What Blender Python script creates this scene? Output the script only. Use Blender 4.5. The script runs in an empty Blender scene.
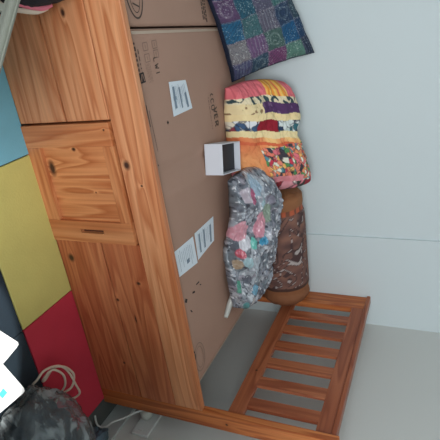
import bpy, bmesh, math, random
from mathutils import Vector, noise, Matrix
random.seed(4)
S = bpy.context.scene
C = S.collection

# ------------------------------------------------------------------ helpers
def link(name, bm, mat, parent=None, smooth=False, mods=None):
    me = bpy.data.meshes.new(name)
    bmesh.ops.recalc_face_normals(bm, faces=bm.faces)
    bm.to_mesh(me); bm.free()
    if mat is not None:
        for m in (mat if isinstance(mat, (list, tuple)) else [mat]): me.materials.append(m)
    for p in me.polygons: p.use_smooth = smooth
    o = bpy.data.objects.new(name, me); C.objects.link(o)
    if parent is not None:
        o.parent = parent
    return o

def tag(o, label=None, cat=None, group=None, kind=None):
    if label: o['label'] = label
    if cat: o['category'] = cat
    if group: o['group'] = group
    if kind: o['kind'] = kind
    return o

def thing(name, label, cat, group=None):
    o = bpy.data.objects.new(name, None); C.objects.link(o)
    return tag(o, label, cat, group)

def box(bm, x0, x1, y0, y1, z0, z1, bev=0.0, seg=2):
    r = bmesh.ops.create_cube(bm, size=1)
    vs = r['verts']
    for v in vs:
        v.co = Vector((x0 + (v.co.x + .5) * (x1 - x0), y0 + (v.co.y + .5) * (y1 - y0), z0 + (v.co.z + .5) * (z1 - z0)))
    if bev > 0:
        es = list({e for v in vs for e in v.link_edges})
        bmesh.ops.bevel(bm, geom=es, offset=bev, segments=seg, affect='EDGES', profile=.6)
    return bm

def prism(bm, pts, z0, z1):
    lo = [bm.verts.new((p[0], p[1], z0)) for p in pts]
    hi = [bm.verts.new((p[0], p[1], z1)) for p in pts]
    bm.faces.new(lo); bm.faces.new(hi)
    n = len(pts)
    for i in range(n): bm.faces.new((lo[i], lo[(i + 1) % n], hi[(i + 1) % n], hi[i]))

def tube(bm, pts, r, n=10):
    pts = [Vector(p) for p in pts]
    rings = []
    up = Vector((0, 0, 1))
    for i, p in enumerate(pts):
        d = (pts[min(i + 1, len(pts) - 1)] - pts[max(i - 1, 0)]).normalized()
        a = d.cross(up)
        if a.length < 1e-3: a = d.cross(Vector((1, 0, 0)))
        a.normalize(); b = d.cross(a)
        rr = r(i / (len(pts) - 1)) if callable(r) else r
        rings.append([bm.verts.new(p + (a * math.cos(t) + b * math.sin(t)) * rr) for t in [2 * math.pi * k / n for k in range(n)]])
    for A, B in zip(rings, rings[1:]):
        for k in range(n): bm.faces.new((A[k], A[(k + 1) % n], B[(k + 1) % n], B[k]))
    bm.faces.new(rings[0]); bm.faces.new(rings[-1])

def spline(ctrl, k=10):
    P = [Vector(c) for c in ctrl]; P = [P[0]] + P + [P[-1]]
    out = []
    for i in range(1, len(P) - 2):
        for j in range(k):
            t = j / k
            out.append(.5 * ((2 * P[i]) + (P[i + 1] - P[i - 1]) * t + (2 * P[i - 1] - 5 * P[i] + 4 * P[i + 1] - P[i + 2]) * t * t + (3 * P[i] - P[i - 1] - 3 * P[i + 1] + P[i + 2]) * t ** 3))
    out.append(P[-2]); return out

# ------------------------------------------------------------------ materials
def lin(c):
    return tuple(((v / 255) / 12.92 if v / 255 <= .04045 else ((v / 255 + .055) / 1.055) ** 2.4) for v in c)

def base(name, col, rough=.6, bump=0.0, bscale=40, var=0.0, vscale=6, spec=.5, coat=0, metal=0):
    m = bpy.data.materials.new(name); m.use_nodes = True
    N = m.node_tree.nodes; L = m.node_tree.links
    b = N['Principled BSDF']; c = lin(col)
    b.inputs['Base Color'].default_value = (*c, 1)
    b.inputs['Roughness'].default_value = rough
    b.inputs['Specular IOR Level'].default_value = spec
    b.inputs['Coat Weight'].default_value = coat
    b.inputs['Metallic'].default_value = metal
    tc = N.new('ShaderNodeTexCoord')
    if var > 0:
        n = N.new('ShaderNodeTexNoise'); n.inputs['Scale'].default_value = vscale; n.inputs['Detail'].default_value = 5
        L.new(tc.outputs['Object'], n.inputs['Vector'])
        r = N.new('ShaderNodeMix'); r.data_type = 'RGBA'
        r.inputs[6].default_value = (*[v * (1 - var) for v in c], 1); r.inputs[7].default_value = (*[min(1, v * (1 + var)) for v in c], 1)
        L.new(n.outputs[0], r.inputs[0]); L.new(r.outputs[2], b.inputs['Base Color'])
    if bump > 0:
        n = N.new('ShaderNodeTexNoise'); n.inputs['Scale'].default_value = bscale; n.inputs['Detail'].default_value = 4
        L.new(tc.outputs['Object'], n.inputs['Vector'])
        bp = N.new('ShaderNodeBump'); bp.inputs['Strength'].default_value = bump; bp.inputs['Distance'].default_value = .01
        L.new(n.outputs[0], bp.inputs['Height']); L.new(bp.outputs[0], b.inputs['Normal'])
    return m

def pattern_mat(name, rough=.8, bump=.3, bscale=60, coat=0.0, coat_rough=.1, spec=.3):
    """cloth whose printed pattern is stored per vertex in the 'pattern' attribute"""
    m = base(name, (128, 128, 128), rough, bump, bscale, spec=spec, coat=coat)
    N = m.node_tree.nodes; L = m.node_tree.links
    a = N.new('ShaderNodeAttribute'); a.attribute_name = 'pattern'
    L.new(a.outputs['Color'], N['Principled BSDF'].inputs['Base Color'])
    N['Principled BSDF'].inputs['Coat Roughness'].default_value = coat_rough
    return m

def pine(name, axis, light=(214, 152, 100), dark=(176, 106, 60), knots=(), seed=0.0, plane='XZ', rings=1.0):
    """varnished pine: grain lines along `axis`, knots at given points (p, q, size, elongation)"""
    m = bpy.data.materials.new(name); m.use_nodes = True
    N = m.node_tree.nodes; L = m.node_tree.links
    b = N['Principled BSDF']; b.inputs['Roughness'].default_value = .38
    b.inputs['Specular IOR Level'].default_value = .45
    tc = N.new('ShaderNodeTexCoord')
    def mapping(sc, loc=(0, 0, 0)):
        mp = N.new('ShaderNodeMapping'); mp.inputs['Scale'].default_value = sc; mp.inputs['Location'].default_value = loc
        L.new(tc.outputs['Object'], mp.inputs['Vector']); return mp
    lo, hi = 1.1, 15.0
    sc = {'X': (lo, hi, hi), 'Y': (hi, lo, hi), 'Z': (hi, hi, lo)}[axis]
    # wide growth rings: banded noise
    n1 = N.new('ShaderNodeTexNoise'); n1.inputs['Scale'].default_value = 1.0; n1.inputs['Detail'].default_value = 1.5
    L.new(mapping(sc, (seed, seed * 1.7, seed * .6)).outputs[0], n1.inputs['Vector'])
    kn_sum = None
    masks = None
    for (p, q, s, el) in knots:
        d = {'XZ': (p, 0, q), 'YZ': (0, p, q)}[plane]
        sb = N.new('ShaderNodeVectorMath'); sb.operation = 'SUBTRACT'; sb.inputs[1].default_value = d
        L.new(tc.outputs['Object'], sb.inputs[0])
        ml = N.new('ShaderNodeVectorMath'); ml.operation = 'MULTIPLY'
        k = {'XZ': (1 / (s * el), 0, 1 / s), 'YZ': (0, 1 / (s * el), 1 / s)}[plane]
        ml.inputs[1].default_value = k; L.new(sb.outputs[0], ml.inputs[0])
        ln = N.new('ShaderNodeVectorMath'); ln.operation = 'LENGTH'; L.new(ml.outputs[0], ln.inputs[0])
        mr = N.new('ShaderNodeMapRange'); mr.inputs['From Min'].default_value = .45; mr.inputs['From Max'].default_value = 1.3
        mr.inputs['To Min'].default_value = 1; mr.inputs['To Max'].default_value = 0
        L.new(ln.outputs['Value'], mr.inputs['Value'])
        # ring disturbance round the knot
        dv = N.new('ShaderNodeMath'); dv.operation = 'DIVIDE'; dv.inputs[0].default_value = .35
        ad = N.new('ShaderNodeMath'); ad.operation = 'ADD'; ad.inputs[1].default_value = .8; L.new(ln.outputs['Value'], ad.inputs[0])
        L.new(ad.outputs[0], dv.inputs[1])
        if kn_sum is None: kn_sum, masks = dv, mr
        else:
            a = N.new('ShaderNodeMath'); a.operation = 'ADD'; L.new(kn_sum.outputs[0], a.inputs[0]); L.new(dv.outputs[0], a.inputs[1]); kn_sum = a
            a = N.new('ShaderNodeMath'); a.operation = 'MAXIMUM'; L.new(masks.outputs[0], a.inputs[0]); L.new(mr.outputs[0], a.inputs[1]); masks = a
    mul = N.new('ShaderNodeMath'); mul.operation = 'MULTIPLY_ADD'; mul.inputs[1].default_value = 6.0 * rings
    L.new(n1.outputs[0], mul.inputs[0])
    if kn_sum: 
        k2 = N.new('ShaderNodeMath'); k2.operation = 'MULTIPLY'; k2.inputs[1].default_value = 3.0
        L.new(kn_sum.outputs[0], k2.inputs[0]); L.new(k2.outputs[0], mul.inputs[2])
    else: mul.inputs[2].default_value = 0
    fr = N.new('ShaderNodeMath'); fr.operation = 'FRACT'; L.new(mul.outputs[0], fr.inputs[0])
    rp = N.new('ShaderNodeValToRGB'); L.new(fr.outputs[0], rp.inputs[0])
    rp.color_ramp.elements[0].color = (*lin(light), 1); rp.color_ramp.elements[0].position = 0.0
    rp.color_ramp.elements[1].color = (*lin(light), 1); rp.color_ramp.elements[1].position = 1.0
    e = rp.color_ramp.elements.new(.80); e.color = (*lin(dark), 1)
    e = rp.color_ramp.elements.new(.45); e.color = (*lin(tuple(.62 * a + .38 * c for a, c in zip(light, dark))), 1)
    # fine fibre
    n2 = N.new('ShaderNodeTexNoise'); n2.inputs['Scale'].default_value = 1.0; n2.inputs['Detail'].default_value = 3
    sc2 = {'X': (1.5, 95, 95), 'Y': (95, 1.5, 95), 'Z': (95, 95, 1.5)}[axis]
    L.new(mapping(sc2).outputs[0], n2.inputs['Vector'])
    mx = N.new('ShaderNodeMix'); mx.data_type = 'RGBA'; mx.blend_type = 'MULTIPLY'; mx.inputs[0].default_value = .42
    cr = N.new('ShaderNodeValToRGB'); cr.color_ramp.elements[0].position = .3; cr.color_ramp.elements[0].color = (.55, .45, .4, 1); cr.color_ramp.elements[1].position = .6
    L.new(n2.outputs[0], cr.inputs[0]); L.new(rp.outputs[0], mx.inputs[6]); L.new(cr.outputs[0], mx.inputs[7])
    # broad tone
    n3 = N.new('ShaderNodeTexNoise'); n3.inputs['Scale'].default_value = 1.0
    sc3 = {'X': (.8, 7, 7), 'Y': (7, .8, 7), 'Z': (7, 7, .8)}[axis]
    L.new(mapping(sc3, (seed * 2, 3, seed)).outputs[0], n3.inputs['Vector'])
    cr3 = N.new('ShaderNodeValToRGB'); cr3.color_ramp.elements[0].position = .35; cr3.color_ramp.elements[0].color = (.86, .74, .66, 1); cr3.color_ramp.elements[1].position = .65
    L.new(n3.outputs[0], cr3.inputs[0])
    mx2 = N.new('ShaderNodeMix'); mx2.data_type = 'RGBA'; mx2.blend_type = 'MULTIPLY'; mx2.inputs[0].default_value = .8
    L.new(mx.outputs[2], mx2.inputs[6]); L.new(cr3.outputs[0], mx2.inputs[7])
    out = mx2.outputs[2]
    if masks:
        mk = N.new('ShaderNodeMix'); mk.data_type = 'RGBA'; L.new(masks.outputs[0], mk.inputs[0])
        L.new(out, mk.inputs[6]); mk.inputs[7].default_value = (.060, .022, .013, 1); out = mk.outputs[2]
    L.new(out, b.inputs['Base Color'])
    bp = N.new('ShaderNodeBump'); bp.inputs['Strength'].default_value = .12; bp.inputs['Distance'].default_value = .004
    L.new(fr.outputs[0], bp.inputs['Height']); L.new(bp.outputs[0], b.inputs['Normal'])
    return m

wall_m = base('wall_paint', (216, 226, 228), .85, .04, 25, .025, 1.3)
rwall_m = base('side_wall_paint', (216, 217, 213), .85, .04, 25, .03, 1.5)
skirt_m = base('skirting_paint', (196, 202, 200), .5, .03, 20)
floor_m = base('floor_laminate', (84, 88, 86), .5, .05, 8, .15, 5)
ceil_m = base('ceiling_paint', (235, 235, 230), .9)

# ------------------------------------------------------------------ room
XL, XR, YF, YB, ZC, ZF = -1.7, 2.09, -2.9, 1.0, 2.45, -.012
def struct(name, parts, mat):
    bm = bmesh.new()
    for p in parts: box(bm, *p)
    return tag(link(name, bm, mat), kind='structure')
struct('floor', [(XL, XR, YF, YB, ZF - .1, ZF)], floor_m)
struct('ceiling', [(XL, XR, YF, YB, ZC, ZC + .1)], ceil_m)
struct('wall_back', [(XL - .1, XR + .1, YB, YB + .1, ZF - .1, ZC + .1)], wall_m)
struct('wall_back_panel', [(1.555, XR, YB - .012, YB, ZF, ZC)], wall_m)
struct('wall_right', [(XR, XR + .1, YF, YB, ZF - .1, ZC + .1)], rwall_m)
struct('wall_left', [(XL - .1, XL, YF, YB, ZF - .1, ZC + .1)], wall_m)
WX0, WX1, WZ0, WZ1 = -.45, 1.15, .95, 2.25
struct('wall_front', [(XL - .1, WX0, YF - .1, YF, ZF - .1, ZC + .1), (WX1, XR + .1, YF - .1, YF, ZF - .1, ZC + .1),
                      (WX0, WX1, YF - .1, YF, ZF - .1, WZ0), (WX0, WX1, YF - .1, YF, WZ1, ZC + .1)], wall_m)
struct('window_1', [(WX0, WX0 + .05, YF - .08, YF - .03, WZ0, WZ1), (WX1 - .05, WX1, YF - .08, YF - .03, WZ0, WZ1),
                    (WX0 + .05, WX1 - .05, YF - .08, YF - .03, WZ0, WZ0 + .05), (WX0 + .05, WX1 - .05, YF - .08, YF - .03, WZ1 - .05, WZ1),
                    (.325, .375, YF - .08, YF - .03, WZ0 + .05, WZ1 - .05)], base('window_frame_paint', (235, 235, 235), .4))
struct('shade_block', [(.95, XR, -2.0, -1.02, ZF, 1.0)], wall_m)  # unseen block added to shade the right end of the bed
struct('baseboard_right', [(XR - .014, XR, YF, YB, ZF, .085)], skirt_m)

# ------------------------------------------------------------------ foam mat tiles
def tile(x0, x1, y0, y1, col, label):
    bm = bmesh.new(); box(bm, x0 + .0008, x1 - .0008, y0 + .0008, y1 - .0008, ZF + .0005, 0, .0035, 2)
    # interlocking tabs along the tile edge
    m = base('foam_' + label.split()[0], col, .75, .10, 120, .10, 7)
    return tag(link('foam_mat_tile', bm, m), label, 'floor mat tile', 'coloured foam floor tiles beside the bed')
R0, R1, Y0, Y1 = -.281, -.003, -.873, -.283
tile(.19, .779, R0, R1, (128, 196, 218), 'light blue foam floor tile at the foot of the drawer panel, beside the basket')
tile(.781, 1.369, R0, R1, (216, 206, 122), 'olive yellow foam floor tile in front of the framed door')
tile(1.371, 1.96, R0, R1, (204, 52, 74), 'crimson red foam floor tile behind the white cable loops')
tile(.781, 1.369, Y0, Y1, (30, 46, 58), 'dark teal foam floor tile touching the olive yellow tile')
tile(1.371, 1.96, Y0, Y1, (29, 45, 56), 'dark teal foam floor tile under the clear plastic bag')

# ------------------------------------------------------------------ the pine bed
H = .516; ZB = ZF
bed = thing('storage_bed', 'orange pine storage bed with plank side, framed door and slatted headboard', 'bed')
LT, DK = (232, 166, 120), (202, 126, 82)
# upper long rail
bm = bmesh.new(); box(bm, -.12, 1.905, 0, .026, .388, H, .004)
link('side_rail', bm, pine('pine_rail', 'X', LT, DK, [(.826, .412, .013, 1.3), (.90, .455, .005, .9), (.25, .47, .006, 1.3)], 1.3, rings=1.1), bed)
def planks(name, x0, x1, mat, zs):
    bm = bmesh.new()
    for (a, b_) in zs: box(bm, x0, x1, 0, .024, a, b_, .0035)
    return link(name, bm, mat, bed)
planks('side_panel', -.12, .670, pine('pine_panel_left', 'X', LT, DK, [(.335, .303, .0085, 1.6), (.29, .10, .006, 1), (.1, .2, .012, 1.3)], 4.1), [(ZB, .2015), (.2075, .385)])
planks('side_panel', 1.134, 1.905, pine('pine_panel_right', 'X', (216, 138, 94), (186, 104, 68),
       [(1.213, .047, .015, 1.2), (1.30, .345, .009, .9), (1.39, .225, .007, 1.0), (1.475, .29, .004, 5), (1.72, .17, .006, 1.2)], 7.7), [(ZB, .2115), (.2165, .3867)])
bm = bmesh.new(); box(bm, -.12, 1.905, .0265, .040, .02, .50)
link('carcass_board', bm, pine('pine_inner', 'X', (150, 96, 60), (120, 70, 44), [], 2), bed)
# framed door, set a little proud
D0, D1, DZ0, DZ1, P0, P1, Q0, Q1 = .676, 1.129, -.009, .382, .757, 1.042, .058, .337
yf = -.011
sx0, sx1, sz0, sz1 = 1.075, 1.090, .145, .252                # finger slot in the right stile
stile_m = pine('pine_door_stiles', 'Z', (226, 156, 106), (196, 118, 72), [(.70, .36, .004, 1)], 2.2, rings=.8)
drail_m = pine('pine_door_rails', 'X', (226, 156, 106), (196, 118, 72), [], 9.2)
b2 = bmesh.new(); box(b2, P0 - .002, P1 + .002, .0045, .014, Q0 - .002, Q1 + .002)
door = link('door', b2, pine('pine_door_panel', 'Z', (228, 156, 104), (194, 114, 68), [(.838, .078, .015, 2.0), (.768, .20, .009, .8), (.93, .25, .003, 1)], 5.3, rings=1.1), bed)
b2 = bmesh.new(); box(b2, D0, P0, yf, .018, DZ0, DZ1, .0025); link('door_stile', b2, stile_m, door)
b2 = bmesh.new()
box(b2, P1, D1, yf, .018, DZ0, DZ1)
st = link('door_stile', b2, stile_m, door)
# rebuild the right stile as a frame round the slot, sharing vertices
bmr = bmesh.new()
xs = [P1, sx0, sx1, D1]; zs = [DZ0, sz0, sz1, DZ1]
V = {(i, k, y): bmr.verts.new((xs[i], y, zs[k])) for i in range(4) for k in range(4) for y in (yf, .018)}
for i in range(3):
    for k in range(3):
        if (i, k) == (1, 1): continue
        for y in (yf, .018): bmr.faces.new((V[i, k, y], V[i + 1, k, y], V[i + 1, k + 1, y], V[i, k + 1, y]))
def wq(p, q): bmr.faces.new((V[(*p, yf)], V[(*q, yf)], V[(*q, .018)], V[(*p, .018)]))
for i in range(3): wq((i, 0), (i + 1, 0)); wq((i, 3), (i + 1, 3)); wq((0, i), (0, i + 1)); wq((3, i), (3, i + 1))
wq((1, 1), (2, 1)); wq((2, 1), (2, 2)); wq((2, 2), (1, 2)); wq((1, 2), (1, 1))
bmesh.ops.recalc_face_normals(bmr, faces=bmr.faces); bmr.to_mesh(st.data); bmr.free()
for z0_, z1_ in ((DZ0, Q0), (Q1, DZ1)):
    b2 = bmesh.new(); box(b2, P0, P1, yf + .0005, .018, z0_, z1_, .002); link('door_rail', b2, drail_m, door)
b2 = bmesh.new(); box(b2, sx0, sx1, .008, .016, sz0, sz1)
tag(link('finger_slot', b2, base('slot_dark_wood', (70, 34, 22), .8), door), 'dark finger slot cut in the door stile')
# headboard
hm = pine('pine_headboard', 'Y', (186, 112, 76), (150, 80, 52), [(.30, .65, .006, 1)], 3.3, plane='YZ')
hs = pine('pine_slats', 'Z', (190, 116, 78), (150, 80, 52), [], 6.1, plane='YZ')
hp = pine('pine_posts', 'Z', (216, 134, 76), (176, 92, 48), [(1.95, .62, .006, 1)], 8.1)
bm = bmesh.new(); box(bm, 1.906, 1.990, 0, .034, ZB, 1.075, .004); link('headboard_post', bm, hp, bed)
bm = bmesh.new(); box(bm, 1.914, 1.948, .875, .985, ZB, 1.05, .004); link('headboard_post', bm, hp, bed)
bm = bmesh.new(); box(bm, 1.914, 1.934, .034, .875, .981, 1.042, .003); link('top_rail', bm, hm, bed)
bm = bmesh.new(); box(bm, 1.908, 1.954, .034, .992, 1.0425, 1.062, .005); link('rail_cap', bm, hm, bed)
bm = bmesh.new(); box(bm, 1.914, 1.934, .034, .875, .614, .682, .003); link('bottom_rail', bm, hm, bed)
for k in range(6):
    yk = .866 - .1305 * k
    bm = bmesh.new(); box(bm, 1.915, 1.932, yk - .1305, yk - .074, .680, .983, .0006, 1)
    link('headboard_slat', bm, hs, bed)
# what carries the boxes
pm = pine('pine_base', 'X', (196, 130, 84), (168, 100, 60), [], 5)
bm = bmesh.new(); box(bm, -.12, 1.912, .028, .960, .270, .296, .002); link('bed_base', bm, pm, bed)
bm = bmesh.new(); box(bm, -.12, 1.912, .962, .984, .18, .40, .003); link('rear_rail', bm, pm, bed)
bm = bmesh.new(); box(bm, -.15, -.122, 0, .985, ZB, .60, .004); link('footboard', bm, pm, bed)

# ------------------------------------------------------------------ cardboard cartons on the bed
card = base('cardboard', (173, 137, 119), .8, .10, 9, .05, 7)
ink = base('printing_ink', (84, 68, 60), .8)
ink2 = base('dark_printing_ink', (46, 38, 36), .8)
faint = base('faint_printing_ink', (144, 117, 102), .8)
lab_m = base('paper_label', (226, 234, 242), .6, .05, 20)
ZT = .500
def seg_d(x, y, a, b_):
    ax, ay = a; bx, by = b_; dx, dy = bx - ax, by - ay
    t = max(0, min(1, ((x - ax) * dx + (y - ay) * dy) / (dx * dx + dy * dy)))
    return math.hypot(x - ax - t * dx, y - ay - t * dy)
def ht(x, y):
    h = ZT + .0035 * noise.noise(Vector((x * 2.6, y * 2.6, 3.1)))
    h -= .007 * math.exp(-(seg_d(x, y, (.86, .03), (.96, .66)) / .016) ** 2)
    h += .006 * math.exp(-(seg_d(x, y, (.95, .03), (1.06, .66)) / .030) ** 2)
    return h
def carton(quad, nx, ny, label):
    # quad: four XY corners, front-left, front-right, back-right, back-left
    fl, fr_, br, bl = [Vector((*q, 0)) for q in quad]
    bm = bmesh.new(); top = []; bot = []
    for i in range(nx + 1):
        rt = []; rb = []
        for j in range(ny + 1):
            u, v = i / nx, j / ny
            p = (fl * (1 - u) + fr_ * u) * (1 - v) + (bl * (1 - u) + br * u) * v
            e = min(u * nx, (1 - u) * nx, v * ny, (1 - v) * ny)
            rt.append(bm.verts.new((p.x, p.y, ht(p.x, p.y) - (.004 if e < .5 else 0))))
            rb.append(bm.verts.new((p.x, p.y, .2975)))
        top.append(rt); bot.append(rb)
    for i in range(nx):
        for j in range(ny):
            bm.faces.new((top[i][j], top[i + 1][j], top[i + 1][j + 1], top[i][j + 1]))
            bm.faces.new((bot[i][j], bot[i][j + 1], bot[i + 1][j + 1], bot[i + 1][j]))
    for i in range(nx):
        for j in (0, ny): bm.faces.new((top[i][j], top[i + 1][j], bot[i + 1][j], bot[i][j]))
    for j in range(ny):
        for i in (0, nx): bm.faces.new((top[i][j], top[i][j + 1], bot[i][j + 1], bot[i][j]))
    return tag(link('cardboard_box', bm, card, None, True), label, 'cardboard box', 'large flat cartons lying on the bed')
def flat(ob, a):
    pass
big = carton([(.407, .032), (1.797, .032), (1.792, .955), (.480, .955)], 100, 60,
             'long brown cardboard box filling the bed, with three white address labels')
small = carton([(-.10, .032), (.400, .032), (.472, .955), (-.10, .955)], 40, 60,
               'brown cardboard box at the left end of the bed under the teal cushion')
for o in (big, small):
    for p in o.data.polygons: p.use_smooth = abs(p.normal.z) > .9

def decal(bm, pts, lift=.0012, n=1):
    """small printed quad following the carton top"""
    P = [Vector((*p, 0)) for p in pts]
    g = []
    for i in range(n + 1):
        r = []
        for j in range(n + 1):
            u, v = i / n, j / n
            q = (P[0] * (1 - u) + P[1] * u) * (1 - v) + (P[3] * (1 - u) + P[2] * u) * v
            r.append(bm.verts.new((q.x, q.y, ht(q.x, q.y) + lift)))
        g.append(r)
    for i in range(n):
        for j in range(n): bm.faces.new((g[i][j], g[i + 1][j], g[i + 1][j + 1], g[i][j + 1]))
def bar(bm, a, b_, w, lift=.0012):
    a = Vector(a); b_ = Vector(b_); d = (b_ - a); k = Vector((-d.y, d.x)).normalized() * w / 2
    decal(bm, [tuple(a - k), tuple(b_ - k), tuple(b_ + k), tuple(a + k)], lift)
def ring(bm, cx, cy, rx, ry, w, a0=0, a1=360, rot=0):
    n = 40; prev = None
    for i in range(n + 1):
        t = math.radians(a0 + (a1 - a0) * i / n)
        def pt(s):
            x, y = math.cos(t) * (rx + s), math.sin(t) * (ry + s)
            return (cx + x * math.cos(rot) - y * math.sin(rot), cy + x * math.sin(rot) + y * math.cos(rot))
        cur = (pt(-w / 2), pt(w / 2))
        if prev: decal(bm, [prev[0], cur[0], cur[1], prev[1]])
        prev = cur
def words(bm, x, y, length, h, seed, gap=.35, w=.0022):
    """fine print too small to read in the photo: a run of ink strokes"""
    r = random.Random(seed); t = x
    while t < x + length:
        l = h * r.uniform(.4, 1.2)
        bar(bm, (t, y), (t + l, y), w); t += l + h * gap
def letters(bm, s, x, y, h, rot=0.0, w=.004):
    """plain block letters drawn with strokes; x runs right, y up, on the carton top"""
    G = {'C': [(.9, .1, .2, 0), (.2, 0, 0, .3), (0, .3, 0, .7), (0, .7, .2, 1), (.2, 1, .9, .9)],
         'O': [(.2, 0, .8, 0), (.8, 0, 1, .3), (1, .3, 1, .7), (1, .7, .8, 1), (.8, 1, .2, 1), (.2, 1, 0, .7), (0, .7, 0, .3), (0, .3, .2, 0)],
         'V': [(0, 1, .5, 0), (.5, 0, 1, 1)], 'I': [(.5, 0, .5, 1)], 'W': [(0, 1, .25, 0), (.25, 0, .5, .7), (.5, .7, .75, 0), (.75, 0, 1, 1)],
         'L': [(0, 1, 0, 0), (0, 0, .8, 0)], 'E': [(0, 0, 0, 1), (0, 1, .8, 1), (0, .5, .7, .5), (0, 0, .8, 0)],
         'R': [(0, 0, 0, 1), (0, 1, .8, .9), (.8, .9, .8, .6), (.8, .6, 0, .5), (.3, .5, .9, 0)], '(': [(.7, 0, .3, .3), (.3, .3, .3, .7), (.3, .7, .7, 1)]}
    cx = 0
    for ch in s:
        for (a, b_, c, d) in G.get(ch, []):
            p = Vector((cx + a * h * .6, b_ * h)); q = Vector((cx + c * h * .6, d * h))
            R = Matrix.Rotation(rot, 2); p = R @ p; q = R @ q
            bar(bm, (x + p.x, y + p.y), (x + q.x, y + q.y), w)
        cx += h * .85
# print on the left carton
bm = bmesh.new()
ring(bm, .300, .105, .082, .046, .006); ring(bm, .300, .105, .066, .030, .003)
for i in range(5): bar(bm, (.25 + i * .022, .088), (.262 + i * .022, .122), .005)
link('printed_logo', bm, ink, small)
bm = bmesh.new()
for k, yy in enumerate((.575, .590, .604)): words(bm, .30, yy, .12, .014, 20 + k, .3, .009)
link('printed_text', bm, ink, small)
# print on the long carton
bm = bmesh.new()
words(bm, .448, .052, .095, .012, 1, .5, .009); words(bm, .47, .068, .07, .012, 2, .6, .004)
link('printed_text', bm, ink, big)
bm = bmesh.new()
decal(bm, [(.540, .047), (.572, .049), (.572, .078), (.540, .076)])
b3 = bmesh.new(); bar(b3, (.545, .062), (.567, .054), .004, .002); bar(b3, (.545, .066), (.567, .071), .003, .002)
link('printed_symbol', bm, ink2, big); link('printed_symbol', b3, card, big)
for (x, y) in ((.455, .158), (.485, .158), (.455, .100), (.49, .100)):
    bm = bmesh.new()
    for a, b_ in (((0, 0), (.024, 0)), ((.024, 0), (.024, .028)), ((.024, .028), (0, .028)), ((0, .028), (0, 0)), ((.006, .014), (.018, .014))):
        bar(bm, (x + a[0], y + a[1]), (x + b_[0], y + b_[1]), .0028)
    link('handling_symbol', bm, faint, big)
bm = bmesh.new()
for k in range(4): words(bm, .52, .098 + k * .008, .055, .008, 40 + k, .3, .002)
link('fine_print', bm, faint, big)
bm = bmesh.new(); letters(bm, 'LWI', .508, .150, .024, 0, .0036); link('printed_letters', bm, ink, big)
bm = bmesh.new(); bar(bm, (.640, .052), (.850, .060), .004); bar(bm, (.66, .064), (.80, .068), .002); link('printed_line', bm, ink, big)
bm = bmesh.new(); letters(bm, '(CO', .700, .535, .030, -.05, .005); letters(bm, 'VER', .765, .548, .034, -.05, .007); words(bm, .71, .515, .13, .012, 71, .4, .003)
link('printed_letters', bm, ink, big)
bm = bmesh.new(); bar(bm, (.722, .163), (.730, .168), .010); link('printed_mark', bm, ink2, big)
for (p, q, w_) in (((1.385, .158), (1.387, .186), .006), ((1.398, .118), (1.405, .138), .008), ((1.392, .055), (1.404, .068), .015),
                   ((1.455, .08), (1.47, .09), .006), ((1.402, .185), (1.408, .198), .004)):
    bm = bmesh.new(); bar(bm, p, q, w_); link('printed_mark', bm, ink2, big)
bm = bmesh.new()
ring(bm, 1.690, .085, .066, .042, .0045); ring(bm, 1.690, .085, .05, .028, .003)
link('printed_logo', bm, faint, big)
bm = bmesh.new(); ring(bm, 1.655, .045, .022, .008, .006); link('hand_hole', bm, ink2, big)
# pale strips along the carton edges, painting their thin highlight
edge_hl = base('pale_highlight', (190, 168, 148), .35)
bm = bmesh.new(); decal(bm, [(.415, .05), (.424, .05), (.492, .93), (.483, .93)], .001, 12); link('edge_highlight', bm, edge_hl, big)
bm = bmesh.new(); decal(bm, [(1.786, .05), (1.793, .05), (1.789, .93), (1.782, .93)], .001, 12); link('edge_highlight', bm, edge_hl, big)
# labels
def label(pts, seed, spots):
    bm = bmesh.new(); decal(bm, pts, .0018, 6)
    l = link('address_label', bm, lab_m, big)
    P = [Vector(p) for p in pts]
    def at(u, v): return (P[0] * (1 - u) + P[1] * u) * (1 - v) + (P[3] * (1 - u) + P[2] * u) * v
    bm = bmesh.new(); r = random.Random(seed)
    for (u0, u1, v, w) in spots:
        a = at(u0, v); b_ = at(u1, v); bar(bm, tuple(a), tuple(b_), w, .0026)
    for k in range(9):
        v = .14 + k * .085; u0 = r.uniform(.08, .2); bar(bm, tuple(at(u0, v)), tuple(at(r.uniform(.5, .9), v)), .0018, .0026)
    link('label_print', bm, base('label_ink', (128, 144, 160), .8), l)
label([(.597, .218), (.717, .210), (.721, .363), (.612, .343)], 1, [(.15, .8, .2, .014), (.2, .85, .5, .010), (.4, .9, .8, .014), (.45, .55, .2, .022)])
label([(1.176, .047), (1.283, .047), (1.307, .200), (1.188, .200)], 2, [(.6, .75, .55, .022)])
label([(1.184, .215), (1.300, .208), (1.294, .372), (1.190, .397)], 3, [(.15, .85, .2, .012), (.15, .85, .45, .012), (.2, .9, .8, .014)])

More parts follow.
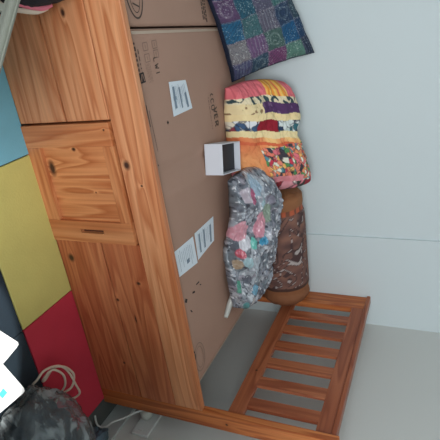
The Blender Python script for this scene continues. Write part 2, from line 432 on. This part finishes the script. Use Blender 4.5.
# ------------------------------------------------------------------ white open box on the carton
wb = base('white_board', (216, 218, 226), .5, .03, 10)
wx0, wx1, wy0, wy1, wz0, wz1, t = -.0625, .0625, -.095, .095, 0, .078, .004
bm = bmesh.new()
box(bm, wx0, wx1, wy0, wy0 + t, wz0, wz1, .0008); box(bm, wx0, wx1, wy1 - t, wy1, wz0, wz1, .0008)
box(bm, wx0, wx0 + t, wy0 + t, wy1 - t, wz0, wz1, .0008); box(bm, wx1 - t, wx1, wy0 + t, wy1 - t, wz0, wz1, .0008)
box(bm, wx0 + t, wx1 - t, wy0 + t, wy1 - t, wz0, wz0 + t)
ob = tag(link('white_box', bm, wb), 'small open white box with a black lining standing on the long cardboard box', 'box')
ob.location = (.960, .487, .5045); ob.rotation_euler = (0, 0, math.radians(-13))
bm = bmesh.new(); box(bm, wx0 + t + .001, wx1 - t - .001, wy0 + t + .001, wy1 - t - .001, wz0 + t, .052, .002)
tag(link('lining', bm, base('black_lining', (22, 26, 34), .6), ob), 'black lining in the bottom')

# ------------------------------------------------------------------ soft things
def set_pattern(o, cols):
    a = o.data.color_attributes.new('pattern', 'FLOAT_COLOR', 'POINT')
    for i, c in enumerate(cols): a.data[i].color = (*lin(c), 1)

def cushion(name, corners, thick, fn, mat, n=150, p=4, wr=.006, ws=9, back=.5, sag=None, seed=0, pinch=.02, rnd_=0.0):
    """padded cushion between BL, BR, TR, TL corners; fn(u, v) gives the cloth colour"""
    BL, BR, TR, TL = [Vector(c) for c in corners]
    nrm = (BR - BL).cross(TL - BL).normalized()          # faces the camera side
    bm = bmesh.new(); cols = []; sheets = []
    for side in (1, -1):
        g = []
        for i in range(n + 1):
            r = []
            for j in range(n + 1):
                u, v = i / n, j / n
                if side == -1 and (i in (0, n) or j in (0, n)):
                    r.append(sheets[0][i][j]); continue
                a, b_ = 2 * u - 1, 2 * v - 1
                uu = u - pinch * a * (1 - b_ * b_) * 1.0
                vv = v - pinch * b_ * (1 - a * a) * 1.0
                if rnd_:
                    uu = .5 + (uu - .5) * math.sqrt(1 - rnd_ * b_ * b_ / 2); vv = .5 + (vv - .5) * math.sqrt(1 - rnd_ * a * a / 2)
                q = (BL * (1 - uu) + BR * uu) * (1 - vv) + (TL * (1 - uu) + TR * uu) * vv
                e = ((1 - abs(a) ** p) * (1 - abs(b_) ** p))
                off = thick * (max(0, e) ** .5) * (1 if side == 1 else back)
                w = wr * (noise.fractal(Vector((u * ws + seed, v * ws, seed * 3.3)), .9, 2.1, 4)) * min(1, e * 4 + .25)
                q = q + nrm * (side * off + w)
                if sag: q = q + Vector(sag(u, v))
                r.append(bm.verts.new(q)); cols.append(fn(u, v))
            g.append(r)
        sheets.append(g)
        for i in range(n):
            for j in range(n):
                f = (g[i][j], g[i + 1][j], g[i + 1][j + 1], g[i][j + 1])
                bm.faces.new(f if side == 1 else f[::-1])
    bm.verts.index_update()
    o = link(name, bm, mat, None, True)
    set_pattern(o, cols); return o

def mix(a, b_, t): return tuple(x * (1 - t) + y * t for x, y in zip(a, b_))
def rnd(*k):
    r = noise.cell_vector(Vector([float(q) * 1.37 + .11 for q in (list(k) + [0, 0, 0])[:3]])); return r
def tone(c, k): return tuple(x * k for x in c)
def cellcol(u, v, s, pal, seed=0, warp=.35):
    w = noise.noise_vector(Vector((u * s * .9, v * s * .9, seed))) * warp
    d, pts = noise.voronoi(Vector((u * s + w.x, v * s + w.y, seed * 7.0)))
    h = noise.cell(pts[0] * 53.1)
    c = pal[int(abs(h) * 9973) % len(pal)]
    if d[1] - d[0] < .08: c = mix(c, (40, 40, 45), .45)
    return c

# teal sequinned patchwork cushion
TT = [[(44, 56, 92), (60, 92, 98), (40, 92, 124), (78, 84, 96), (50, 80, 92)],
      [(86, 64, 96), (38, 84, 104), (86, 84, 104), (52, 96, 96), (40, 92, 128)],
      [(34, 92, 128), (62, 98, 104), (92, 88, 104), (40, 60, 88), (48, 70, 84)],
      [(120, 118, 122), (104, 76, 112), (66, 92, 88), (28, 84, 126), (30, 58, 90)],
      [(72, 76, 106), (46, 72, 92), (116, 66, 106), (86, 124, 112), (34, 44, 66)]]
def teal_fn(u, v):
    du = .10 * (v - .5)
    a = max(0, min(.999, u + du * .3)) * 5; b_ = max(0, min(.999, v)) * 4.6
    i, j = int(a), min(4, int(b_)); fu, fv = a - i, b_ - int(b_)
    c = TT[i][j]
    if min(u, 1 - u, v, 1 - v) < .022: return (26, 36, 56)
    k = (i * 5 + j) % 4
    if k == 0:
        if abs((fv * 6) % 1 - .5) < .12: c = mix(c, (150, 160, 170), .4)
    elif k == 1:
        if abs(math.hypot(fu - .5, fv - .5) - .28) < .05: c = mix(c, (176, 184, 176), .25)
    elif k == 2:
        if abs((fu * 5 + fv * 5) % 1 - .5) < .1: c = mix(c, (30, 50, 60), .5)
    s = noise.noise(Vector((u * 110, v * 110, 1.3)))
    s2 = noise.noise(Vector((u * 9, v * 9, 5.3)))
    if s > .40 and s2 > -.05: c = mix(c, (210, 216, 214), .55)
    elif s < -.34: c = mix(c, (24, 36, 52), .3)
    if fu < .06 or fv < .05: c = mix(c, (150, 138, 150), .45) if s > -.15 else (50, 56, 76)
    return c
cush = cushion('patchwork_cushion', [(.265, .565, .508), (.700, .765, .506), (.627, .95, .842), (.215, .92, .708)], .048, teal_fn,
               pattern_mat('patchwork_cloth', .6, .5, 140), n=170, wr=.012, ws=5, seed=2, back=.5, pinch=.03)
tag(cush, 'teal and purple patchwork cushion with sequins leaning on the wall', 'cushion')

# striped and floral quilted pillow
FL = [(232, 122, 132), (240, 238, 220), (92, 148, 92), (240, 150, 110), (206, 62, 84), (70, 66, 74), (250, 190, 110), (96, 150, 160)]
def strip_fn(u, v):
    w = .02 * noise.noise(Vector((u * 4, v * 5, 2.2)))
    s = u + w - .05 * (v - .5) * (1 - u)
    n_ = noise.noise(Vector((u * 22, v * 22, 4.1)))
    if s < .13:
        c = (232, 120, 128)
        if .5 < v < .8: c = mix((240, 150, 60), (250, 205, 110), max(0, min(1, math.sin(v * 90) * .5 + .5)))
        if abs((v * 11) % 1 - .5) < .08: c = mix(c, (200, 90, 100), .6)
        return c
    if s < .185: return (60, 80, 84) if n_ > .1 else (236, 220, 186)
    if s < .275:
        if v > .36: return (88, 56, 100) if n_ > -.35 else (120, 90, 130)
        return (238, 216, 168) if n_ > -.3 else (150, 120, 90)
    if s < .335: return (242, 218, 166)
    if s < .43:
        if v < .3: return cellcol(u, v, 18, [(226, 226, 230), (70, 96, 130), (140, 60, 70), (230, 220, 200)], 3)
        if v < .58: return (150, 34, 50)
        return cellcol(u, v, 18, [(60, 110, 120), (220, 226, 224), (48, 66, 96), (200, 210, 206)], 5)
    if s < .49: return (244, 222, 170)
    c = mix((232, 128, 84), (250, 204, 136), max(0, min(1, .5 + 1.3 * noise.noise(Vector((u * 3.4, v * 7, 8.1))))))
    if v < .34: c = mix(c, (226, 120, 78), .5)
    if .53 < s < .56 and v < .8: c = (222, 110, 74)
    if s > .56 + .12 * (.6 - v) and v > .34:
        c = cellcol(u, v, 27, FL + [(238, 140, 120), (236, 130, 110)], 6)
    if s > .90: c = cellcol(u, v, 9, [(236, 160, 168), (240, 220, 210), (232, 140, 150), (150, 50, 60), (60, 70, 60)], 9)
    elif s > .84 and v < .8: c = mix((238, 164, 168), (226, 130, 140), .5 + .5 * n_)
    return c
def strip_sag(u, v):
    # gathered waist near the left and drawn-in lower right corner
    return (0, -.02 * math.sin(u * math.pi) * v, .02 * math.sin(u * 9) * v)
sp = cushion('striped_pillow', [(.690, .650, .510), (1.160, .615, .510), (1.240, .90, .782), (.725, .93, .700)], .095, strip_fn,
             pattern_mat('striped_cotton', .85, .3, 30), n=170, wr=.030, ws=4, seed=5, back=.1, sag=strip_sag, p=4, pinch=-.02, rnd_=.2)
tag(sp, 'plump orange and pink pillow with cream stripes and floral patch against the wall', 'pillow')

# grey floral pillow in clear plastic
GP = [(104, 110, 122), (168, 174, 184), (206, 208, 216), (74, 80, 92), (132, 138, 150), (90, 104, 112), (150, 140, 156), (188, 196, 204)]
BL_ = [(228, 222, 9, (226, 150, 164)), (259, 220, 8, (222, 140, 158)), (248, 235, 5, (96, 208, 190)), (264, 236, 5, (40, 150, 196)),
       (236, 235, 5, (220, 220, 228)), (242, 191, 5, (180, 70, 110)), (252, 184, 7, (150, 176, 196)), (270, 211, 7, (130, 150, 128)),
       (230, 244, 4, (206, 70, 92)), (237, 253, 5, (168, 206, 214)), (255, 257, 7, (186, 194, 204)), (228, 278, 4, (70, 160, 132)),
       (252, 284, 5, (96, 160, 190)), (252, 299, 4, (220, 220, 220)), (238, 299, 4, (80, 160, 160)), (227, 257, 4, (176, 150, 120)),
       (232, 186, 6, (200, 188, 200)), (262, 200, 5, (160, 196, 206)), (276, 232, 4, (206, 206, 216))]
def grey_fn(u, v):
    X = 218 + min(1, v / .70) * 64; Y = 170 + u * 137
    q = noise.noise_vector(Vector((u * 9, v * 6, 2.0))) * 5
    for (cx, cy, r, c) in BL_:
        if math.hypot(X + q.x - cx, Y + q.y - cy) < r * 1.25:
            return mix(mix(c, (150, 150, 160), .15), (240, 240, 245), .4 * max(0, noise.noise(Vector((u * 60, v * 40, 0)))))
    c = mix(cellcol(u * 1.8, v, 8, GP, 12, 1.1), mix((110, 116, 128), (196, 200, 208), max(0, min(1, .5 + noise.noise(Vector((u * 30, v * 16, 3.3)))))), .45)
    s = noise.noise(Vector((u * 46, v * 26, 7.7)))
    if s > .44: c = (222, 224, 230)
    elif noise.noise(Vector((u * 11, v * 6, 31))) > .28: c = mix(c, (70, 76, 90), .6)
    elif s < -.40: c = (64, 68, 80)
    return c
def grey_sag(u, v):
    a = 2 * u - 1
    return (0, 0, -.03 * a ** 2 * v + .012 * math.sin(u * 7))
gp = cushion('bagged_pillow', [(1.045, .500, .532), (1.665, .365, .528), (1.745, .700, .600), (1.070, .722, .690)], .095, grey_fn,
             pattern_mat('floral_cotton_in_plastic', .45, .7, 26, coat=.9, coat_rough=.12, spec=.6), n=170, wr=.042, ws=5, seed=8, back=.12, sag=grey_sag, p=4, pinch=-.02, rnd_=.30)
tag(gp, 'grey floral pillow with pink and blue blotches wrapped in shiny clear plastic', 'pillow')
bm = bmesh.new(); tube(bm, spline([(1.60, .43, .53), (1.64, .395, .515), (1.665, .36, .512), (1.675, .345, .511)], 6), lambda t: .017 - .008 * t, 10)
tag(link('bag_knot', bm, base('milky_plastic', (206, 206, 200), .3, .5, 40, coat=.5), gp, True), 'whitish twisted end of the plastic wrapping')

# brown bolster
def bol_col(x, a):
    n_ = noise.noise(Vector((x * 24, a * 3, 1.0)))
    if x < .085: c = mix((142, 92, 62), (160, 108, 70), .5 + n_ * .5)
    elif x < .115: c = (188, 96, 66) if abs((a * 9 / math.pi) % 1 - .5) < .3 else (120, 76, 60)
    elif x > .535: c = mix((150, 98, 66), (120, 76, 52), max(0, min(1, (x - .535) * 7)))
    elif x > .515: c = (80, 54, 46)
    else:
        w = noise.noise_vector(Vector((x * 10, a * 1.4, 4))) * 1.6
        s = abs(noise.noise(Vector((x * 17 + w.x, a * 2.4 + w.y, 9))))
        c = mix((106, 76, 70), (138, 98, 84), .5 + n_)
        s2 = noise.noise(Vector((x * 8, a * 2, 3)))
        if s < .03 and s2 > -.12: c = (182, 170, 166)
        elif s < .10: c = (78, 56, 56)
    return c
bm = bmesh.new(); cols = []; NX, NA = 150, 110; LB, RB = .665, .128; rings = []
for i in range(NX + 1):
    s = i / NX; x = s * LB
    e = min(x, LB - x) / (.05 if x < LB / 2 else .085)
    r = RB * (1 if e >= 1 else max(.08, math.sqrt(max(0, 1 - (1 - e) ** 2.2)))) 
    r *= 1 - .05 * math.exp(-((x - .10) / .02) ** 2) - .05 * math.exp(-((x - .56) / .02) ** 2)
    row = []
    for k in range(NA):
        a = 2 * math.pi * k / NA
        gather = .004 * math.cos(a * 16) * max(0, 1 - min(x, LB - x) / .06)
        rr = r + gather * (1 if r > .02 else 0) + .006 * noise.noise(Vector((x * 6, math.cos(a) * 2, math.sin(a) * 2)))
        row.append(bm.verts.new((x, rr * math.cos(a), rr * math.sin(a)))); cols.append(bol_col(x, a))
    rings.append(row)
for A, B in zip(rings, rings[1:]):
    for k in range(NA): bm.faces.new((A[k], A[(k + 1) % NA], B[(k + 1) % NA], B[k]))
bm.faces.new(rings[0]); bm.faces.new(rings[-1])
bo = link('bolster', bm, pattern_mat('bolster_cloth', .75, .4, 50), None, True); set_pattern(bo, cols)
bo.location = (1.238, .860, .634)
tag(bo, 'round brown bolster with a swirl pattern and plain ends along the wall', 'bolster')

# ------------------------------------------------------------------ foreground, bottom left of the bed: grey basket
gm = base('grey_plastic', (150, 152, 140), .45, .05, 30, .04, 10)
basket = thing('plastic_basket', 'grey plastic basket with lattice sides on the floor beside the blue tile', 'basket')
BW, BD, BH = .60, .40, .45
bm = bmesh.new()
for (x0, x1, y0, y1) in ((0, BW, -.024, 0), (0, BW, -BD, -BD + .030), (0, .030, -BD + .030, -.030), (BW - .030, BW, -BD + .030, -.030)):
    box(bm, x0, x1, y0, y1, BH - .018, BH, .006)
rim = link('rim', bm, gm, basket, False)
bm = bmesh.new()
for (x0, x1, y0, y1) in ((.01, BW - .01, -.012, -.008), (.01, BW - .01, -BD + .008, -BD + .012)):
    box(bm, x0, x1, y0, y1, BH, BH + .004, .0015)
link('rim_ridge', bm, gm, rim)
bm = bmesh.new()
def lattice(bm, a, b_, z0, z1, n, inward):
    a = Vector(a); b_ = Vector(b_); d = (b_ - a); L_ = d.length; d.normalize(); k = Vector((-d.y, d.x)) * .006 
    rows = 4
    for r in range(rows + 1):
        z = z0 + (z1 - z0) * r / rows
        p = [a + k, b_ + k, b_ - k, a - k]
        prism(bm, [tuple(q) for q in p], z - .009, z + .009)
    for r in range(rows):
        za = z0 + (z1 - z0) * r / rows; zb = z0 + (z1 - z0) * (r + 1) / rows
        for i in range(n + 1):
            s0 = a + d * (L_ * i / n); sgn = 1 if r % 2 else -1
            s1 = s0 + d * (sgn * L_ / n * .55)
            s1 = a + d * max(0, min(L_, (s1 - a).dot(d)))
            w = d * .009; kk = k * .8
            vs = []
            for (s, z) in ((s0, za), (s1, zb)):
                for q in (s - w - kk, s + w - kk, s + w + kk, s - w + kk): vs.append(bm.verts.new((q.x, q.y, z)))
            bm.faces.new(vs[:4]); bm.faces.new(vs[4:])
            for m_ in range(4): bm.faces.new((vs[m_], vs[(m_ + 1) % 4], vs[4 + (m_ + 1) % 4], vs[4 + m_]))
lattice(bm, (.02, -.014), (BW - .02, -.014), .03, BH - .02, 14, 1)
lattice(bm, (.02, -BD + .014), (BW - .02, -BD + .014), .03, BH - .02, 14, 1)
lattice(bm, (.014, -BD + .03), (.014, -.03), .03, BH - .02, 9, 1)
lattice(bm, (BW - .014, -BD + .03), (BW - .014, -.03), .03, BH - .02, 9, 1)
link('lattice_sides', bm, gm, basket)
bm = bmesh.new(); box(bm, .01, BW - .01, -BD + .01, -.01, 0.0, .022, .004); link('basket_bottom', bm, gm, basket)
basket.location = (.144, -.177, .0015); basket.rotation_euler = (0, 0, math.atan2(-.136, .162))
# folded cloths in the basket
def blob(name, c, r, mat, amp=.12, fs=3.0, seed=0, sub=4, parent=None, flat_z=None, boxy=2.0):
    bm = bmesh.new(); bmesh.ops.create_icosphere(bm, subdivisions=sub, radius=1)
    for v in bm.verts:
        n_ = v.co.normalized()
        k = (abs(n_.x) ** boxy + abs(n_.y) ** boxy + abs(n_.z) ** boxy) ** (-1 / boxy)
        w = 1 + amp * noise.fractal(n_ * fs + Vector((seed, seed, 0)), .8, 2.1, 4)
        v.co = Vector((c[0] + n_.x * k * r[0] * w, c[1] + n_.y * k * r[1] * w, c[2] + n_.z * k * r[2] * w))
        if flat_z is not None and v.co.z < flat_z: v.co.z = flat_z + .0
    return link(name, bm, mat, parent, True)
lo = tag(blob('folded_cloth', (.30, -.21, .20), (.24, .15, .16), base('grey_cloth', (120, 124, 132), .9, .5, 60, .2, 8), .14, 4, 3, 5, boxy=4),
         'crumpled grey cloth lying inside the grey plastic basket', 'cloth')
lo.location = basket.location; lo.rotation_euler = basket.rotation_euler

# black bag with pink trim against the bed
bag = thing('shoulder_bag', 'black fabric bag with pink and white trim against the pine side panel', 'bag')
bk = base('black_fabric', (44, 40, 46), .85, .4, 90, .15, 12)
body = blob('bag_body', (0, 0, .212), (.155, .058, .205), bk, .05, 3, 2, 5, bag, boxy=5)
bm = bmesh.new()
tube(bm, spline([(-.15, -.05, .19), (-.05, -.066, .19), (.06, -.066, .195), (.125, -.05, .225), (.160, -.01, .285), (.156, .02, .31)], 8), lambda t: .016 - .010 * t, 10)
tag(link('trim', bm, base('pink_cloth', (226, 124, 142), .8, .3, 60), bag, True), 'pink trim band')
bm = bmesh.new()
tube(bm, spline([(-.15, -.055, .14), (-.05, -.068, .135), (.07, -.066, .145), (.14, -.046, .200), (.166, -.01, .262), (.160, .02, .29)], 8), .009, 8)
tag(link('piping', bm, base('cream_piping', (222, 208, 190), .7), bag, True), 'cream piping')
bag.location = (.156, -.070, .002)

# ------------------------------------------------------------------ foreground right: bag, carton, cables
# dark garment and the clear plastic bag round it
blob('dark_garment', (1.80, -.460, .085), (.235, .165, .088), base('navy_cloth', (26, 38, 56), .9, .6, 50, .3, 9), .16, 3.5, 6, 5, flat_z=.006)
tag(bpy.data.objects['dark_garment'], 'crumpled dark navy garment inside the clear plastic bag', 'garment')
pb = bpy.data.materials.new('clear_polythene'); pb.use_nodes = True
N = pb.node_tree.nodes; L = pb.node_tree.links; N.remove(N['Principled BSDF'])
tr = N.new('ShaderNodeBsdfTransparent'); tr.inputs[0].default_value = (.86, .89, .90, 1)
gl = N.new('ShaderNodeBsdfGlossy'); gl.inputs['Roughness'].default_value = .12
tl = N.new('ShaderNodeBsdfDiffuse'); tl.inputs[0].default_value = (*lin((176, 186, 190)), 1)
m1 = N.new('ShaderNodeMixShader'); m1.inputs[0].default_value = .30
m2 = N.new('ShaderNodeMixShader'); lw = N.new('ShaderNodeLayerWeight'); lw.inputs[0].default_value = .12
nz = N.new('ShaderNodeTexNoise'); nz.inputs['Scale'].default_value = 9; nz.inputs['Detail'].default_value = 5; nz.inputs['Distortion'].default_value = 2.2
tcx = N.new('ShaderNodeTexCoord'); bp = N.new('ShaderNodeBump'); bp.inputs['Strength'].default_value = .9; bp.inputs['Distance'].default_value = .02
L.new(tcx.outputs['Object'], nz.inputs['Vector']); L.new(nz.outputs[0], bp.inputs['Height'])
for s in (gl, tl, lw): L.new(bp.outputs[0], s.inputs['Normal'])
cr = N.new('ShaderNodeMapRange'); cr.inputs['From Min'].default_value = .46; cr.inputs['From Max'].default_value = .66; cr.inputs['To Min'].default_value = .2; cr.inputs['To Max'].default_value = .75  # milky folds that also paint in the plastic's sheen
L.new(nz.outputs[0], cr.inputs['Value']); L.new(cr.outputs[0], m1.inputs[0])
L.new(tr.outputs[0], m1.inputs[1]); L.new(tl.outputs[0], m1.inputs[2])
L.new(lw.outputs['Fresnel'], m2.inputs[0]); L.new(m1.outputs[0], m2.inputs[1]); L.new(gl.outputs[0], m2.inputs[2])
L.new(m2.outputs[0], N['Material Output'].inputs[0])
sh = blob('plastic_bag', (1.800, -.450, .100), (.275, .200, .145), pb, .10, 2.4, 1.4, 6, flat_z=.003)
tag(sh, 'crumpled clear plastic bag of dark clothes on the floor by the bed post', 'bag')
# white cable loops behind the bag
cm = base('white_cable', (226, 208, 190), .45)
bm = bmesh.new()
tube(bm, spline([(1.66, -.30, .008), (1.58, -.34, .02), (1.545, -.335, .05), (1.529, -.297, .06), (1.564, -.232, .06), (1.621, -.201, .062), (1.70, -.185, .06), (1.762, -.172, .05), (1.775, -.20, .02),
                 (1.72, -.24, .02), (1.662, -.230, .055), (1.601, -.236, .07), (1.553, -.268, .06), (1.575, -.305, .04), (1.60, -.28, .02), (1.565, -.25, .045),
                 (1.572, -.224, .068), (1.615, -.195, .068), (1.656, -.184, .065), (1.703, -.203, .05), (1.72, -.235, .015), (1.74, -.27, .007)], 10), .0046, 8)
tag(link('coiled_cable', bm, cm, None, True), 'coiled off-white cable looping up above the clear plastic bag', 'cable')
# power lead and plug on the wall socket
soc = thing('wall_socket', 'white double wall socket low on the side wall beside the bed post', 'socket')
soc_m = base('white_plastic', (222, 226, 224), .35)
bm = bmesh.new(); box(bm, XR - .014, XR - .0005, -.055, .095, .150, .236, .004); link('socket_plate', bm, soc_m, soc)
for (a, b_, c, d) in ((-.035, -.022, .175, .2), (.070, .083, .2, .222)):
    bm = bmesh.new(); box(bm, XR - .018, XR - .014, a, b_, c, d, .001); link('socket_switch', bm, soc_m, soc)
lead = thing('power_lead', 'white power lead with a round plug in the wall socket', 'power lead')
bm = bmesh.new(); tube(bm, [(XR - .016, .046, .176), (XR - .03, .046, .176), (XR - .05, .045, .176), (XR - .058, .045, .176)], lambda t: .026 if t < .7 else .018, 20)
link('plug', bm, base('plug_plastic', (214, 216, 208), .35), lead, True)
bm = bmesh.new(); tube(bm, spline([(XR - .056, .044, .172), (2.022, .012, .150), (2.030, -.030, .105), (2.030, -.060, .07), (2.045, -.085, .04), (2.03, -.10, .012), (1.99, -.085, -.004)], 10), .0045, 8)
link('cord', bm, soc_m, lead, True)
# folded slate blue plastic sleeve by the skirting
sl = blob('folded_plastic_sleeve', (2.035, -.215, .045), (.035, .10, .05), base('slate_blue_plastic', (84, 112, 128), .3, .6, 18, .25, 10, coat=.3), .18, 3, 4, 5, flat_z=ZF + .001, boxy=4)
tag(sl, 'slate blue folded plastic sleeve on the floor against the skirting board', 'plastic sleeve')

# white carton with open flaps, close to the camera
wcm = base('white_card', (244, 244, 244), .6, .1, 8)
wc = thing('open_carton', 'bright white open carton with pointed flaps and a cyan print', 'carton')
bm = bmesh.new()
def wall4(bm, P, z0, z1, t=.004):
    n = len(P)
    c = sum((Vector(p) for p in P), Vector((0, 0))) / n
    for i in range(n):
        a, b_ = Vector(P[i]), Vector(P[(i + 1) % n]); a2 = a + (c - a).normalized() * t; b2_ = b_ + (c - b_).normalized() * t
        prism(bm, [tuple(a), tuple(b_), tuple(b2_), tuple(a2)], z0, z1)
CP = [(1.12, -.655), (1.30, -.640), (1.31, -.86), (1.13, -.87)]
wall4(bm, CP, .004, .24); prism(bm, CP, .0015, .004)
link('carton_body', bm, wcm, wc)
def flap(pts, name='flap'):
    bm = bmesh.new(); n = len(pts)
    lo_ = [bm.verts.new((p[0], p[1], p[2] - .0015)) for p in pts]; hi_ = [bm.verts.new((p[0], p[1], p[2] + .0015)) for p in pts]
    bm.faces.new(lo_); bm.faces.new(hi_)
    for i in range(n): bm.faces.new((lo_[i], lo_[(i + 1) % n], hi_[(i + 1) % n], hi_[i]))
    return link(name, bm, wcm, wc)
flap([(1.12, -.652, .242), (1.125, -.545, .246), (1.136, -.537, .25), (1.205, -.500, .255), (1.214, -.500, .254), (1.218, -.508, .254), (1.233, -.562, .25), (1.215, -.648, .242)])
f2 = flap([(1.216, -.648, .242), (1.236, -.564, .249), (1.352, -.533, .252), (1.364, -.534, .252), (1.366, -.541, .252), (1.361, -.628, .248), (1.30, -.642, .242)])
flap([(1.303, -.645, .240), (1.363, -.632, .244), (1.385, -.82, .244), (1.313, -.86, .240)])
bm = bmesh.new(); prism(bm, [(1.300, -.592), (1.322, -.586), (1.326, -.606), (1.306, -.611)], .2515, .2525)
for v in bm.verts: v.co.z += .0
tag(link('printed_mark', bm, base('cyan_ink', (90, 205, 215), .6), f2), 'cyan print')

# ------------------------------------------------------------------ light
def area(name, loc, size, power, col, aim):
    l = bpy.data.lights.new(name, 'AREA'); l.shape = 'RECTANGLE'; l.size, l.size_y = size; l.energy = power; l.color = col
    o = bpy.data.objects.new(name, l); C.objects.link(o); o.location = loc
    o.rotation_euler = (Vector(aim) - Vector(loc)).to_track_quat('-Z', 'Y').to_euler(); return o
area('window_daylight', (.35, YF + .02, 1.60), (1.5, 1.2), 62, (.93, .97, 1.0), (.6, 0, .6))
# narrow spot added to overexpose the white carton, no real fixture
sp_ = bpy.data.lights.new('added_spot', 'SPOT'); sp_.energy = 650; sp_.spot_size = math.radians(17.6); sp_.spot_blend = .12; sp_.shadow_soft_size = .01; sp_.color = (1, .97, .92)
so = bpy.data.objects.new('carton_boost_spot', sp_); C.objects.link(so); so.location = (-.25, -1.80, 2.38)
so.rotation_euler = (Vector((1.12, -.81, .0)) - so.location).to_track_quat('-Z', 'Y').to_euler()
w = bpy.data.worlds.new('world'); S.world = w; w.use_nodes = True
w.node_tree.nodes['Background'].inputs[0].default_value = (.75, .85, 1, 1); w.node_tree.nodes['Background'].inputs[1].default_value = 1.0

# ------------------------------------------------------------------ camera (the phone was held sideways)
cx, cy, cz, yaw, pitch, roll, f = .38509, -1.28982, 1.37704, .453424, -.423912, .048705, 483.748
F = Vector((math.sin(yaw) * math.cos(pitch), math.cos(yaw) * math.cos(pitch), math.sin(pitch)))
R = Vector((math.cos(yaw), -math.sin(yaw), 0)); U = R.cross(F)
R2 = R * math.cos(roll) + U * math.sin(roll); U2 = -R * math.sin(roll) + U * math.cos(roll)
cam = bpy.data.cameras.new('camera'); co = bpy.data.objects.new('camera', cam); C.objects.link(co)
M = Matrix.Identity(4)
for r in range(3):
    M[r][0] = U2[r]; M[r][1] = -R2[r]; M[r][2] = -F[r]
M[0][3], M[1][3], M[2][3] = cx, cy, cz
co.matrix_world = M
cam.sensor_fit = 'HORIZONTAL'; cam.sensor_width = 36; cam.lens = 36 * f / 440; cam.clip_start = .02
S.camera = co
S.view_settings.view_transform = 'Standard'; S.view_settings.look = 'None'; S.view_settings.gamma = 1
S.view_settings.exposure = 0; S.view_settings.use_curve_mapping = False
